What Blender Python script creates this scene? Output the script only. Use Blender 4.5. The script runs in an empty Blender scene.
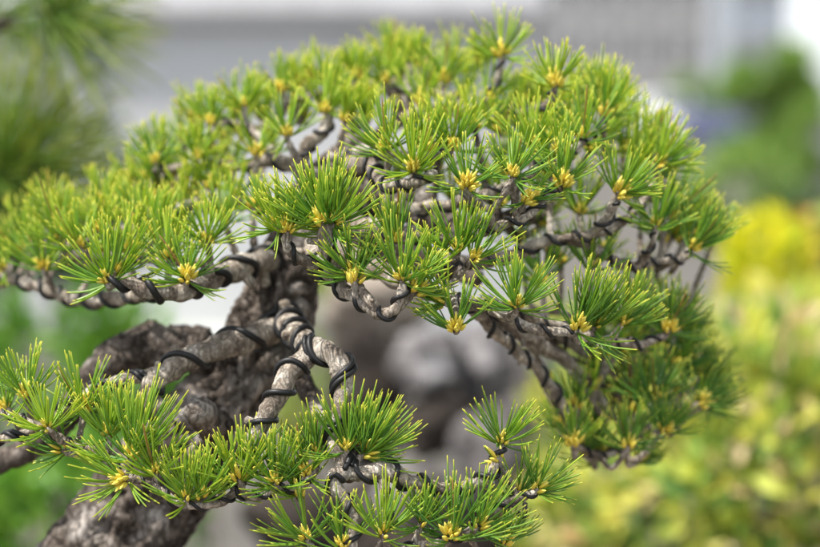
import bpy, math, random
import numpy as np
from mathutils import Vector, noise

# ------------------------------------------------------------------ scene, camera, world, light
S = bpy.context.scene
COL = S.collection
CAM_Z, PITCH, LENS = 1.40, math.radians(4.83), 85.0
FOCUS, FSTOP = 1.05, 3.85
SUN_EL, SUN_AZ = math.radians(61), math.radians(246)      # azimuth: clockwise from +Y (the view direction)
SUN_STRENGTH, SKY_STRENGTH, EXPOSURE = 4.8, 0.15, 0.85

cd = bpy.data.cameras.new('camera')
cam = bpy.data.objects.new('camera', cd)
COL.objects.link(cam)
cam.location = (0, 0, CAM_Z)
cam.rotation_euler = (math.pi / 2 - PITCH, 0, 0)
cd.lens, cd.sensor_width = LENS, 36.0
cd.clip_start, cd.clip_end = 0.05, 2000
cd.dof.use_dof = True
cd.dof.focus_distance = FOCUS
cd.dof.aperture_fstop = FSTOP
cd.dof.aperture_blades = 9
S.camera = cam

W = bpy.data.worlds.new('World')
S.world = W
W.use_nodes = True
nt = W.node_tree
nt.nodes.clear()
sky = nt.nodes.new('ShaderNodeTexSky')
sky.sky_type = 'NISHITA'
sky.sun_disc = False
sky.sun_elevation = SUN_EL
sky.sun_rotation = SUN_AZ
sky.dust_density = 2.5
bg = nt.nodes.new('ShaderNodeBackground')
bg.inputs['Strength'].default_value = SKY_STRENGTH
wo = nt.nodes.new('ShaderNodeOutputWorld')
tc = nt.nodes.new('ShaderNodeTexCoord')
cl = nt.nodes.new('ShaderNodeTexNoise')                     # bright thin cloud over the whole sky
cl.inputs['Scale'].default_value = 3.0
cl.inputs['Detail'].default_value = 7
nt.links.new(tc.outputs['Generated'], cl.inputs['Vector'])
cr_ = nt.nodes.new('ShaderNodeMapRange')
cr_.inputs['From Min'].default_value, cr_.inputs['From Max'].default_value = 0.3, 0.55
cr_.inputs['To Min'].default_value, cr_.inputs['To Max'].default_value = 0.25, 0.85
nt.links.new(cl.outputs['Fac'], cr_.inputs['Value'])
cm_ = nt.nodes.new('ShaderNodeMix')
cm_.data_type = 'RGBA'
nt.links.new(cr_.outputs[0], cm_.inputs[0])
nt.links.new(sky.outputs[0], cm_.inputs[6])
cm_.inputs[7].default_value = (6.0, 6.2, 6.5, 1)
nt.links.new(cm_.outputs[2], bg.inputs[0])
nt.links.new(bg.outputs[0], wo.inputs[0])

sd = bpy.data.lights.new('sun', 'SUN')
sd.energy, sd.angle, sd.color = SUN_STRENGTH, math.radians(0.5), (1.0, 0.95, 0.87)
sun = bpy.data.objects.new('sun', sd)
COL.objects.link(sun)
to_sun = Vector((math.sin(SUN_AZ) * math.cos(SUN_EL), math.cos(SUN_AZ) * math.cos(SUN_EL), math.sin(SUN_EL)))
sun.rotation_euler = to_sun.to_track_quat('Z', 'Y').to_euler()
sun.location = (0, 0, 30)

S.view_settings.view_transform = 'Standard'
S.view_settings.look = 'None'
S.view_settings.exposure = EXPOSURE
S.view_settings.gamma = 1
S.view_settings.use_curve_mapping = False
S.render.engine = 'CYCLES'
S.cycles.use_denoising = True
S.cycles.max_bounces = 8
S.cycles.transparent_max_bounces = 8

# ------------------------------------------------------------------ helpers
K = 36.0 / LENS / 820.0
RGT = np.array([1.0, 0, 0])
FWD = np.array([0, math.cos(PITCH), -math.sin(PITCH)])
UPV = np.array([0, math.sin(PITCH), math.cos(PITCH)])
CAMP = np.array([0, 0, CAM_Z])


def P(x, y, d):
    """point seen at (x, y) of the 820 x 547 frame, d metres away along the view axis"""
    return CAMP + d * (FWD + (x - 410) * K * RGT + (273.5 - y) * K * UPV)


def T(x, y, cm):
    return P(x, y, FOCUS + (cm * 1.75 if cm > 0 else cm) / 100.0)


PX = K * FOCUS                      # metres per picture unit at the focus distance


def tag(o, label=None, cat=None, group=None, kind=None):
    if label: o['label'] = label
    if cat: o['category'] = cat
    if group: o['group'] = group
    if kind: o['kind'] = kind
    return o


def empty(name, loc=(0, 0, 0), rz=0.0):
    o = bpy.data.objects.new(name, None)
    COL.objects.link(o)
    o.location = loc
    o.rotation_euler = (0, 0, rz)
    o.empty_display_size = 0.1
    return o


def link(name, me, parent=None, mat=None, loc=None):
    o = bpy.data.objects.new(name, me)
    COL.objects.link(o)
    if mat is not None and not me.materials:
        me.materials.append(mat)
    if parent is not None:
        o.parent = parent
    if loc is not None:
        o.location = loc
    return o


class MB:
    """collects vertices and faces, then makes one mesh"""

    def __init__(self):
        self.v, self.f, self.t, self.tone, self.n = [], [], [], [], 0

    def add(self, verts, faces, t=None, tone=0.5):
        verts = np.asarray(verts, float)
        self.v.append(verts)
        self.f += [tuple(i + self.n for i in f) for f in faces]
        self.t.append(np.zeros(len(verts)) if t is None else np.asarray(t, float))
        self.tone.append(np.full(len(verts), tone))
        self.n += len(verts)

    def box(self, c, s, rz=0.0):
        x, y, z = s[0] / 2, s[1] / 2, s[2] / 2
        ca, sa = math.cos(rz), math.sin(rz)
        vs = [(c[0] + ca * a * x - sa * b * y, c[1] + sa * a * x + ca * b * y, c[2] + e * z)
              for a in (-1, 1) for b in (-1, 1) for e in (-1, 1)]
        self.add(vs, [(0, 1, 3, 2), (4, 6, 7, 5), (0, 4, 5, 1), (2, 3, 7, 6), (0, 2, 6, 4), (1, 5, 7, 3)])

    def mesh(self, name, smooth=True, origin=None):
        v = np.concatenate(self.v)
        if origin is not None:
            v = v - np.asarray(origin)
        me = bpy.data.meshes.new(name)
        me.from_pydata(v.tolist(), [], self.f)
        a = me.attributes.new('along', 'FLOAT', 'POINT')
        a.data.foreach_set('value', np.concatenate(self.t).astype(np.float32))
        a = me.attributes.new('tone', 'FLOAT', 'POINT')
        a.data.foreach_set('value', np.concatenate(self.tone).astype(np.float32))
        me.polygons.foreach_set('use_smooth', [smooth] * len(me.polygons))
        me.update()
        return me


def catmull(pts, step):
    """resample a polyline of rows (x, y, z, r) as a Catmull-Rom curve"""
    p = np.asarray(pts, float)
    p = np.vstack([2 * p[0] - p[1], p, 2 * p[-1] - p[-2]])
    out = []
    for i in range(1, len(p) - 2):
        n = max(2, int(np.linalg.norm(p[i + 1, :3] - p[i, :3]) / step))
        for t in np.linspace(0, 1, n, endpoint=False):
            a, b, c, d = p[i - 1], p[i], p[i + 1], p[i + 2]
            out.append(0.5 * (2 * b + (c - a) * t + (2 * a - 5 * b + 4 * c - d) * t * t + (3 * b - a - 3 * c + d) * t ** 3))
    out.append(p[-2])
    out = np.array(out)
    out[:, 3] = np.clip(out[:, 3], min(x[3] for x in pts) * 0.8, None)
    return out


def frames(path):
    tan = np.gradient(path, axis=0)
    tan /= np.linalg.norm(tan, axis=1)[:, None] + 1e-12
    a = np.array([0, 0, 1.0]) if abs(tan[0][2]) < 0.9 else np.array([1.0, 0, 0])
    u = np.cross(tan[0], a)
    us = []
    for t in tan:
        u = u - t * np.dot(u, t)
        u /= np.linalg.norm(u) + 1e-12
        us.append(u)
    us = np.array(us)
    return tan, us, np.cross(tan, us)


def tube(mb, path, rad, ns=8, rough=None, cap=True):
    path = np.asarray(path)
    rad = np.asarray(rad)
    _, u, v = frames(path)
    n = len(path)
    ang = np.linspace(0, 2 * math.pi, ns, endpoint=False)
    dirs = np.cos(ang)[None, :, None] * u[:, None, :] + np.sin(ang)[None, :, None] * v[:, None, :]
    rr = np.repeat(rad[:, None], ns, 1)
    if rough:
        for i in range(n):
            for j in range(ns):
                rr[i, j] *= rough(path[i] + dirs[i, j] * rad[i])
    vs = (path[:, None, :] + dirs * rr[:, :, None]).reshape(-1, 3)
    fs = []
    for i in range(n - 1):
        for j in range(ns):
            k = (j + 1) % ns
            fs.append((i * ns + j, i * ns + k, (i + 1) * ns + k, (i + 1) * ns + j))
    vs = list(vs)
    if cap:
        vs.append(path[0]); vs.append(path[-1] + (path[-1] - path[-2]) / (np.linalg.norm(path[-1] - path[-2]) + 1e-9) * rad[-1] * 0.5)
        a, b = n * ns, n * ns + 1
        for j in range(ns):
            k = (j + 1) % ns
            fs.append((a, k, j))
            fs.append((b, (n - 1) * ns + j, (n - 1) * ns + k))
    mb.add(vs, fs)


def sphere_mesh(mb, c, r, nu=16, nv=10, rough=None):
    vs, fs = [], []
    for i in range(nv + 1):
        th = math.pi * i / nv
        for j in range(nu):
            ph = 2 * math.pi * j / nu
            d = np.array([math.sin(th) * math.cos(ph), math.sin(th) * math.sin(ph), math.cos(th)])
            q = np.asarray(c) + d * np.asarray(r) * (rough(d) if rough else 1)
            vs.append(q)
    for i in range(nv):
        for j in range(nu):
            k = (j + 1) % nu
            fs.append((i * nu + j, (i + 1) * nu + j, (i + 1) * nu + k, i * nu + k))
    mb.add(vs, fs)


# ------------------------------------------------------------------ materials
def new_mat(name):
    m = bpy.data.materials.new(name)
    m.use_nodes = True
    n = m.node_tree
    n.nodes.clear()
    out = n.nodes.new('ShaderNodeOutputMaterial')
    b = n.nodes.new('ShaderNodeBsdfPrincipled')
    n.links.new(b.outputs[0], out.inputs[0])
    return m, n, b, out


def ramp(n, stops):
    r = n.nodes.new('ShaderNodeValToRGB')
    e = r.color_ramp.elements
    e[0].position, e[0].color = stops[0][0], (*stops[0][1], 1)
    e[1].position, e[1].color = stops[-1][0], (*stops[-1][1], 1)
    for pos, c in stops[1:-1]:
        x = e.new(pos)
        x.color = (*c, 1)
    return r


def noise_node(n, scale, detail=6, rough=0.6, vec=None):
    t = n.nodes.new('ShaderNodeTexNoise')
    t.inputs['Scale'].default_value = scale
    t.inputs['Detail'].default_value = detail
    t.inputs['Roughness'].default_value = rough
    if vec is not None:
        n.links.new(vec, t.inputs['Vector'])
    return t


def mix_rgb(n, mode='MIX', fac=0.5):
    m = n.nodes.new('ShaderNodeMix')
    m.data_type = 'RGBA'
    m.blend_type = mode
    m.inputs[0].default_value = fac
    return m


def rough_mat(name, stops, scale, rough=0.85, bump=0.3, dist=0.002, fine=4.0, spec=0.3):
    m, n, b, out = new_mat(name)
    g = n.nodes.new('ShaderNodeNewGeometry')
    t = noise_node(n, scale, 8, 0.62, g.outputs['Position'])
    r = ramp(n, stops)
    n.links.new(t.outputs['Fac'], r.inputs[0])
    n.links.new(r.outputs[0], b.inputs['Base Color'])
    b.inputs['Roughness'].default_value = rough
    b.inputs['Specular IOR Level'].default_value = spec
    t2 = noise_node(n, scale * fine, 8, 0.7, g.outputs['Position'])
    bp = n.nodes.new('ShaderNodeBump')
    bp.inputs['Strength'].default_value = bump
    bp.inputs['Distance'].default_value = dist
    n.links.new(t2.outputs['Fac'], bp.inputs['Height'])
    n.links.new(bp.outputs[0], b.inputs['Normal'])
    return m


def bark_mat(name, dark, mid, light, scale, lo, hi, bump, crackle=0.8):
    m, n, b, out = new_mat(name)
    g = n.nodes.new('ShaderNodeNewGeometry')
    big = noise_node(n, scale, 7, 0.65, g.outputs['Position'])
    r = ramp(n, [(lo, dark), ((lo + hi) / 2, mid), (hi, light)])
    n.links.new(big.outputs['Fac'], r.inputs[0])
    stretch = n.nodes.new('ShaderNodeVectorMath'); stretch.operation = 'MULTIPLY'
    stretch.inputs[1].default_value = (1.0, 1.0, 0.42)
    n.links.new(g.outputs['Position'], stretch.inputs[0])
    cr = noise_node(n, scale * 3.0, 7, 0.68, stretch.outputs[0])
    cr.inputs['Distortion'].default_value = 0.8
    ab = n.nodes.new('ShaderNodeMath'); ab.operation = 'SUBTRACT'; ab.inputs[1].default_value = 0.5
    n.links.new(cr.outputs['Fac'], ab.inputs[0])
    ab2 = n.nodes.new('ShaderNodeMath'); ab2.operation = 'ABSOLUTE'
    n.links.new(ab.outputs[0], ab2.inputs[0])
    crack = ramp(n, [(0.0, (0.3, 0.27, 0.25)), (0.035, (0.8, 0.78, 0.76)), (0.09, (1, 1, 1))])
    n.links.new(ab2.outputs[0], crack.inputs[0])
    mu = mix_rgb(n, 'MULTIPLY', crackle)
    n.links.new(r.outputs[0], mu.inputs[6])
    n.links.new(crack.outputs[0], mu.inputs[7])
    # small rusty and lichen-grey flecks
    fl = noise_node(n, scale * 9, 3, 0.5, g.outputs['Position'])
    fr = ramp(n, [(0.60, (0, 0, 0)), (0.75, (0.45, 0.45, 0.45))])
    n.links.new(fl.outputs['Fac'], fr.inputs[0])
    fm = mix_rgb(n, 'MIX')
    n.links.new(fr.outputs[0], fm.inputs[0])
    n.links.new(mu.outputs[2], fm.inputs[6])
    fm.inputs[7].default_value = (light[0] * 1.15, light[1] * 1.15, light[2] * 1.12, 1)
    n.links.new(fm.outputs[2], b.inputs['Base Color'])
    b.inputs['Roughness'].default_value = 0.85
    b.inputs['Specular IOR Level'].default_value = 0.3
    hsum = n.nodes.new('ShaderNodeMath'); hsum.operation = 'MULTIPLY_ADD'
    fine = noise_node(n, scale * 6, 8, 0.7, g.outputs['Position'])
    n.links.new(fine.outputs['Fac'], hsum.inputs[0])
    hsum.inputs[1].default_value = 0.8
    n.links.new(crack.outputs[0], hsum.inputs[2])
    bp = n.nodes.new('ShaderNodeBump')
    bp.inputs['Strength'].default_value = bump
    bp.inputs['Distance'].default_value = 0.0012
    n.links.new(hsum.outputs[0], bp.inputs['Height'])
    n.links.new(bp.outputs[0], b.inputs['Normal'])
    return m


def leaf_mat(name, stops, tip=None, rough=0.4, transl=0.35, along=None, dead=0):
    """stops: colours spread over leaves by a random value per leaf; along: multiplies along the leaf"""
    m, n, b, out = new_mat(name)
    g = n.nodes.new('ShaderNodeNewGeometry')
    # colour place = half a random value per leaf, half the tone of its tuft (older or fresher growth, plus shade and sun painted in)
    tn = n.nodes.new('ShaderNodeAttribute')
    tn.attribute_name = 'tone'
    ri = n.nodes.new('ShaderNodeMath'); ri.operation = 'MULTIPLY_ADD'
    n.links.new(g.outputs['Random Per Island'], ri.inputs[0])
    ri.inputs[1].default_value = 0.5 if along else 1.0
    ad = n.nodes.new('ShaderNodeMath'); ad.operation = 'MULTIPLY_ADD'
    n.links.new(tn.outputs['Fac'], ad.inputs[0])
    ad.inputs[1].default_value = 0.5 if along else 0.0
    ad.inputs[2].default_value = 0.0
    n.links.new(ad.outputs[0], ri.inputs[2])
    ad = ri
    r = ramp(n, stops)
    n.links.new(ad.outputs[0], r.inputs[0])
    colour = r.outputs[0]
    if along:
        at = n.nodes.new('ShaderNodeAttribute')
        at.attribute_name = 'along'
        r2 = ramp(n, [(p, (v, v, v)) for p, v in along[0]])
        n.links.new(at.outputs['Fac'], r2.inputs[0])
        mx = mix_rgb(n)
        n.links.new(r2.outputs[0], mx.inputs[0])
        n.links.new(colour, mx.inputs[6])
        mx.inputs[7].default_value = (*tip, 1)
        r3 = ramp(n, [(0.0, along[1]), (0.10, (1, 1, 1))])
        n.links.new(at.outputs['Fac'], r3.inputs[0])
        mm = mix_rgb(n, 'MULTIPLY', 1.0)
        n.links.new(mx.outputs[2], mm.inputs[6])
        n.links.new(r3.outputs[0], mm.inputs[7])
        colour = mm.outputs[2]
        if dead:                                     # now and then a dry brown needle
            gt = n.nodes.new('ShaderNodeMath'); gt.operation = 'MULTIPLY'
            n.links.new(g.outputs['Random Per Island'], gt.inputs[0]); gt.inputs[1].default_value = 37.0
            fr = n.nodes.new('ShaderNodeMath'); fr.operation = 'FRACT'
            n.links.new(gt.outputs[0], fr.inputs[0])
            cmp = n.nodes.new('ShaderNodeMath'); cmp.operation = 'LESS_THAN'; cmp.inputs[1].default_value = dead
            n.links.new(fr.outputs[0], cmp.inputs[0])
            dm = mix_rgb(n)
            n.links.new(cmp.outputs[0], dm.inputs[0])
            n.links.new(colour, dm.inputs[6])
            dm.inputs[7].default_value = (0.42, 0.26, 0.09, 1)
            colour = dm.outputs[2]
    n.links.new(colour, b.inputs['Base Color'])
    b.inputs['Roughness'].default_value = rough
    b.inputs['Specular IOR Level'].default_value = 0.45
    tr = n.nodes.new('ShaderNodeBsdfTranslucent')
    n.links.new(colour, tr.inputs['Color'])
    ms = n.nodes.new('ShaderNodeMixShader')
    ms.inputs[0].default_value = transl
    n.links.new(b.outputs[0], ms.inputs[1])
    n.links.new(tr.outputs[0], ms.inputs[2])
    n.links.new(ms.outputs[0], out.inputs[0])
    return m


def plain(name, col, rough=0.6, metal=0.0, spec=0.5):
    m, n, b, out = new_mat(name)
    g = n.nodes.new('ShaderNodeNewGeometry')
    t = noise_node(n, 3.0, 5, 0.6, g.outputs['Position'])
    r = ramp(n, [(0.3, tuple(c * 0.85 for c in col)), (0.7, tuple(min(1, c * 1.1) for c in col))])
    n.links.new(t.outputs['Fac'], r.inputs[0])
    n.links.new(r.outputs[0], b.inputs['Base Color'])
    b.inputs['Roughness'].default_value = rough
    b.inputs['Metallic'].default_value = metal
    b.inputs['Specular IOR Level'].default_value = spec
    return m


M = {}
M['needle'] = leaf_mat('pine_needle', [(0.0, (0.07, 0.23, 0.06)), (0.35, (0.18, 0.40, 0.06)), (0.65, (0.37, 0.56, 0.055)), (1.0, (0.57, 0.67, 0.055))],
                       tip=(0.76, 0.72, 0.10), rough=0.31, transl=0.50, dead=0.018,
                       along=([(0.0, 0.0), (0.65, 0.03), (0.92, 0.22), (1.0, 0.95)], (0.9, 0.62, 0.3)))
M['bud'] = leaf_mat('pine_bud', [(0.0, (0.42, 0.28, 0.04)), (0.35, (0.66, 0.50, 0.045)), (1.0, (0.80, 0.70, 0.09))],
                    tip=(0.86, 0.76, 0.16), rough=0.65, transl=0.12,
                    along=([(0.0, 0.0), (0.5, 0.1), (1.0, 0.8)], (0.55, 0.4, 0.3)))
M['young_bark'] = bark_mat('young_bark', (0.085, 0.06, 0.045), (0.33, 0.275, 0.22), (0.62, 0.56, 0.48), 75, 0.30, 0.62, 1.0, 0.4)
M['old_bark'] = bark_mat('old_bark', (0.045, 0.034, 0.027), (0.145, 0.118, 0.098), (0.45, 0.415, 0.385), 28, 0.36, 0.66, 1.0)
M['wire'] = plain('black_wire', (0.008, 0.008, 0.009), 0.5, 0.0, 0.35)
M['soil'] = rough_mat('potting_soil', [(0.3, (0.03, 0.022, 0.015)), (0.7, (0.12, 0.09, 0.06))], 120, 0.95, 0.6, 0.004)
M['glaze'] = plain('unglazed_pot', (0.11, 0.06, 0.04), 0.6)
M['wood'] = rough_mat('bench_wood', [(0.3, (0.15, 0.11, 0.08)), (0.7, (0.33, 0.27, 0.21))], 14, 0.75, 0.4, 0.002)

# ------------------------------------------------------------------ ground
def sheet(name, x0, x1, y0, y1, z, mat, kind='structure'):
    mb = MB()
    mb.add([(x0, y0, z), (x1, y0, z), (x1, y1, z), (x0, y1, z)], [(0, 1, 2, 3)])
    return tag(link(name, mb.mesh(name, False), None, mat), kind=kind)


M['ground'] = rough_mat('gravel_ground', [(0.3, (0.045, 0.042, 0.036)), (0.7, (0.115, 0.105, 0.092))], 1.6, 0.95, 0.5, 0.01, 30)
M['path'] = rough_mat('pale_concrete', [(0.3, (0.36, 0.38, 0.34)), (0.7, (0.46, 0.48, 0.43))], 1.0, 0.9, 0.2, 0.003, 20)
sheet('ground', -300, 300, -40, 700, 0.0, M['ground'])
mb = MB()
mb.add([(-1.15, 8.0, .004), (-0.62, 8.0, .004), (-0.72, 9.4, .004), (-0.85, 13.4, .004), (-0.9, 15.5, .004), (-2.5, 15.5, .004), (-1.95, 12.0, .004), (-1.45, 9.0, .004)],
       [(0, 1, 2, 7), (7, 2, 3, 6), (6, 3, 4, 5)])
tag(link('garden_path', mb.mesh('garden_path', False), None, M['path']), kind='structure')
M['asphalt'] = rough_mat('asphalt', [(0.3, (0.06, 0.06, 0.062)), (0.7, (0.12, 0.12, 0.125))], 2.0, 0.9, 0.3, 0.005, 30)
sheet('car_park', 8, 60, 30, 105, 0.004, M['asphalt'])

# ------------------------------------------------------------------ wall and far buildings
M['plaster'] = rough_mat('grey_plaster', [(0.3, (0.36, 0.363, 0.37)), (0.7, (0.46, 0.463, 0.47))], 0.8, 0.9, 0.2, 0.003, 20)
M['coping'] = plain('dark_tile', (0.22, 0.22, 0.23), 0.6)
wl = empty('garden_wall', (-2.2, 12.3, 0))
tag(wl, 'long plain grey plaster wall with a dark tiled coping behind the upper left of the pine', 'wall')
mb = MB(); mb.box((0, 0, 0.975), (6.0, 0.16, 1.95)); link('wall_panel', mb.mesh('wall_panel', False), wl, M['plaster'])
mb = MB()
for i in range(20):
    x = -3.05 + 0.305 * i + 0.16
    mb.add([(x - .15, -.2, 2.03), (x + .15, -.2, 2.03), (x + .15, 0, 2.19), (x - .15, 0, 2.19), (x + .15, .2, 2.03), (x - .15, .2, 2.03),
            (x - .15, -.2, 1.952), (x + .15, -.2, 1.952), (x + .15, .2, 1.952), (x - .15, .2, 1.952)],
           [(0, 1, 2, 3), (3, 2, 4, 5), (6, 7, 1, 0), (9, 5, 4, 8), (6, 9, 8, 7), (0, 3, 5, 9, 6), (1, 7, 8, 4, 2)])
link('coping', mb.mesh('coping', False), wl, M['coping'])

M['concrete'] = rough_mat('building_concrete', [(0.3, (0.30, 0.29, 0.285)), (0.7, (0.40, 0.385, 0.375))], 0.3, 0.9, 0.1, 0.01)
M['concrete_blue'] = rough_mat('building_bluegrey', [(0.3, (0.26, 0.285, 0.32)), (0.7, (0.34, 0.37, 0.41))], 0.3, 0.8, 0.1, 0.01)
M['glass'] = plain('window_glass', (0.07, 0.075, 0.085), 0.12, 0.0, 0.6)
M['pier'] = rough_mat('pier_concrete', [(0.3, (0.38, 0.37, 0.365)), (0.7, (0.48, 0.47, 0.46))], 0.5, 0.9, 0.1, 0.01)
M['frame'] = plain('window_frame', (0.5, 0.5, 0.5), 0.5)


def building(label, x0, x1, y, floors, bays, depth, wall_m, balcony):
    w = x1 - x0
    root = empty('office_building', ((x0 + x1) / 2, y, 0))
    tag(root, label, 'building')
    fh, bw = 3.3, w / bays
    m = MB(); m.box((0, depth / 2, floors * fh / 2), (w, depth, floors * fh))
    link('wall', m.mesh('wall', False), root, wall_m)
    m = MB(); m.box((0, depth / 2 - 0.1, floors * fh + 0.253), (w + 0.4, depth + 0.4, 0.5))
    link('roof', m.mesh('roof', False), root, wall_m)
    wm = MB(); wm.box((0, 0, 0), (bw * 0.62, 0.06, 1.7)); win = wm.mesh('window', False)
    fm = MB()
    for s in (-1, 1):
        fm.box((s * bw * 0.31, -0.05, 0), (0.09, 0.08, 1.8)); fm.box((0, -0.05, s * 0.86), (bw * 0.62 - 0.1, 0.08, 0.09))
    fm.box((0, -0.05, 0), (0.07, 0.07, 1.62)); frm = fm.mesh('frame', False)
    for f in range(floors):
        for i in range(bays):
            o = link('window', win, root, M['glass'], (-w / 2 + (i + .5) * bw, -0.032, f * fh + 1.75))
            link('frame', frm, o, M['frame'])
        if balcony:
            m = MB(); m.box((0, -0.13, f * fh + 0.1), (w - 0.1, 0.25, 0.35))
            link('floor_band', m.mesh('floor_band', False), root, M['pier'])
    if balcony:
        for i in range(bays + 1):
            m = MB(); m.box((-w / 2 + i * bw, -0.23, floors * fh / 2), (0.55, 0.45, floors * fh - 0.02))
            link('pier', m.mesh('pier', False), root, M['pier'])
    return root


building('broad beige grey block with windows between piers, behind the upper right of the pine', 4.0, 19.4, 120, 4, 8, 12, M['concrete'], True)
building('narrow blue grey block at the edge of the white sky, right of the beige block', 18.3, 21.7, 112, 4, 3, 10, M['concrete_blue'], False)

# ------------------------------------------------------------------ leafy background plants
def leaf_cloud(mb, rng, c, r, n, size, shell=0.35, up=0.4, narrow=0.45, clump=1.6):
    c, r = np.asarray(c, float), np.asarray(r, float)
    k = 0
    while k < n:
        d = rng.normal(size=3); d /= np.linalg.norm(d)
        rad = shell + (1 - shell) * rng.random() ** 0.6
        q = c + d * r * rad
        nz = noise.noise(Vector(q * clump / max(r))) + 0.35 * noise.noise(Vector(q * clump * 3.1 / max(r)))
        if nz < -0.14 or (rad > 0.72 and nz < 0.05):
            if rng.random() < 0.93:
                k += 0.15
                continue
        a = d * 0.7 + rng.normal(size=3) * 0.6 + np.array([0, 0, up])
        a /= np.linalg.norm(a)
        b = np.cross(a, rng.normal(size=3)); b /= np.linalg.norm(b) + 1e-9
        nn = np.cross(a, b)
        L = size * rng.uniform(0.6, 1.2)
        wv = L * narrow
        mb.add([q, q + a * L * .35 + b * wv * .5 + nn * wv * .12, q + a * L * .75 + b * wv * .38 + nn * wv * .1, q + a * L - nn * L * .08,
                q + a * L * .75 - b * wv * .38 + nn * wv * .1, q + a * L * .35 - b * wv * .5 + nn * wv * .12, q + a * L * .5],
               [(0, 1, 6), (1, 2, 6), (2, 3, 6), (3, 4, 6), (4, 5, 6), (5, 0, 6)], [0, .35, .75, 1, .75, .35, .5])
        k += 1


def shrub(name, label, cat, c, r, n, size, mat, seed, group=None, lobes=None, narrow=0.45, stems=5, up=0.4):
    rng = np.random.default_rng(seed)
    c = np.asarray(c, float)
    root = empty(name, (c[0], c[1], 0))
    tag(root, label, cat, group)
    mb = MB()
    parts = lobes or [(0, 0, 0, 1, 1, 1, 1)]
    for (dx, dy, dz, fx, fy, fz, share) in parts:
        leaf_cloud(mb, rng, c + np.array([dx, dy, dz]), np.array(r) * np.array([fx, fy, fz]), int(n * share), size, narrow=narrow, up=up)
    me = mb.mesh('foliage', False, (c[0], c[1], 0))
    link('foliage', me, root, mat)
    sm = MB()
    for i in range(stems):
        a = 2 * math.pi * i / stems + rng.random()
        top = c + np.array([math.cos(a) * r[0] * .5, math.sin(a) * r[1] * .5, r[2] * rng.uniform(-.1, .6)])
        base = np.array([c[0] + math.cos(a) * .03, c[1] + math.sin(a) * .03, 0])
        mid = (top * .5 + base * .5) + rng.normal(size=3) * .02
        pts = catmull([(*base, .012), (*mid, .009), (*top, .004)], .08)
        tube(sm, pts[:, :3] - np.array([c[0], c[1], 0]), pts[:, 3], 6)
    link('stem', sm.mesh('stem'), root, M['young_bark'])
    return root


YEL = [(0.0, (0.24, 0.36, 0.02)), (0.3, (0.52, 0.55, 0.02)), (0.65, (0.74, 0.70, 0.02)), (1.0, (0.82, 0.70, 0.03))]
MIXL = [(0.0, (0.08, 0.19, 0.035)), (0.3, (0.26, 0.38, 0.07)), (0.6, (0.50, 0.54, 0.07)), (0.8, (0.68, 0.63, 0.12)), (0.92, (0.70, 0.58, 0.36)), (1.0, (0.55, 0.36, 0.16))]
OLIVE = [(0.0, (0.08, 0.17, 0.04)), (0.5, (0.27, 0.37, 0.07)), (1.0, (0.52, 0.54, 0.10))]
GRN = [(0.0, (0.05, 0.14, 0.016)), (0.5, (0.11, 0.27, 0.025)), (1.0, (0.22, 0.40, 0.04))]
DGR = [(0.0, (0.015, 0.045, 0.012)), (0.6, (0.04, 0.09, 0.02)), (1.0, (0.09, 0.16, 0.03))]
TRE = [(0.0, (0.10, 0.20, 0.035)), (0.5, (0.20, 0.34, 0.06)), (1.0, (0.33, 0.45, 0.10))]
M['yellow_leaf'] = leaf_mat('yellow_leaf', YEL, rough=0.5, transl=0.4)
M['mixed_leaf'] = leaf_mat('mixed_leaf', MIXL, rough=0.5, transl=0.4)
M['olive_leaf'] = leaf_mat('olive_leaf', OLIVE, rough=0.5, transl=0.4)
M['green_leaf'] = leaf_mat('green_leaf', GRN, rough=0.45, transl=0.4)
M['dark_leaf'] = leaf_mat('dark_leaf', DGR, rough=0.5, transl=0.3)
M['tree_leaf'] = leaf_mat('tree_leaf', TRE, rough=0.5, transl=0.4)
M['orange_leaf'] = leaf_mat('orange_leaf', [(0.0, (0.40, 0.22, 0.03)), (1.0, (0.62, 0.34, 0.05))], rough=0.5, transl=0.4)
M['pink_leaf'] = leaf_mat('beige_leaf', [(0.0, (0.40, 0.28, 0.17)), (1.0, (0.62, 0.50, 0.34))], rough=0.5, transl=0.35)


def at(x, y, d): return P(x, y, d)


g_right = 'yellow and green shrubs to the right of the pine'
# tall yellow shrub with its own top spire
c = at(768, 300, 3.0)
shrub('golden_shrub', 'tall bright yellow shrub rising highest at the right of the pine', 'shrub', c, (.065, .08, .15), 1100, .035, M['yellow_leaf'], 3, g_right,
      lobes=[(0, 0, .03, 1, 1, .75, .55), (-.01, 0, -.16, 1.25, 1.3, 1.0, .7), (.0, .02, -.45, 1.5, 1.4, 1.6, .6)], up=.8)
c = at(805, 262, 3.1)
shrub('orange_sprig', 'slim upright sprig with orange brown tips beside the tall yellow shrub', 'sprig', c, (.016, .03, .085), 120, .03, M['orange_leaf'], 4, None, stems=2, up=1.0)
c = at(760, 470, 2.2)
shrub('leafy_shrub', 'broad yellow and green shrub filling the lower right corner', 'shrub', c, (.17, .16, .17), 1500, .045, M['mixed_leaf'], 5, g_right, stems=7)
c = at(790, 380, 2.7)
shrub('leafy_shrub', 'yellow shrub flecked with beige leaves below the tall yellow shrub', 'shrub', c, (.14, .14, .13), 800, .045, M['mixed_leaf'], 6, g_right, stems=7)
c = at(690, 400, 3.3)
shrub('leafy_shrub', 'light olive green shrub behind the lower right needles of the pine', 'shrub', c, (.20, .2, .16), 1100, .05, M['olive_leaf'], 7, g_right, stems=7)
c = at(640, 520, 2.4)
shrub('leafy_shrub', 'olive and yellow shrub below the lower right needles of the pine', 'shrub', c, (.17, .16, .11), 1000, .045, M['mixed_leaf'], 8, g_right, stems=7)
c = at(570, 480, 3.0)
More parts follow.
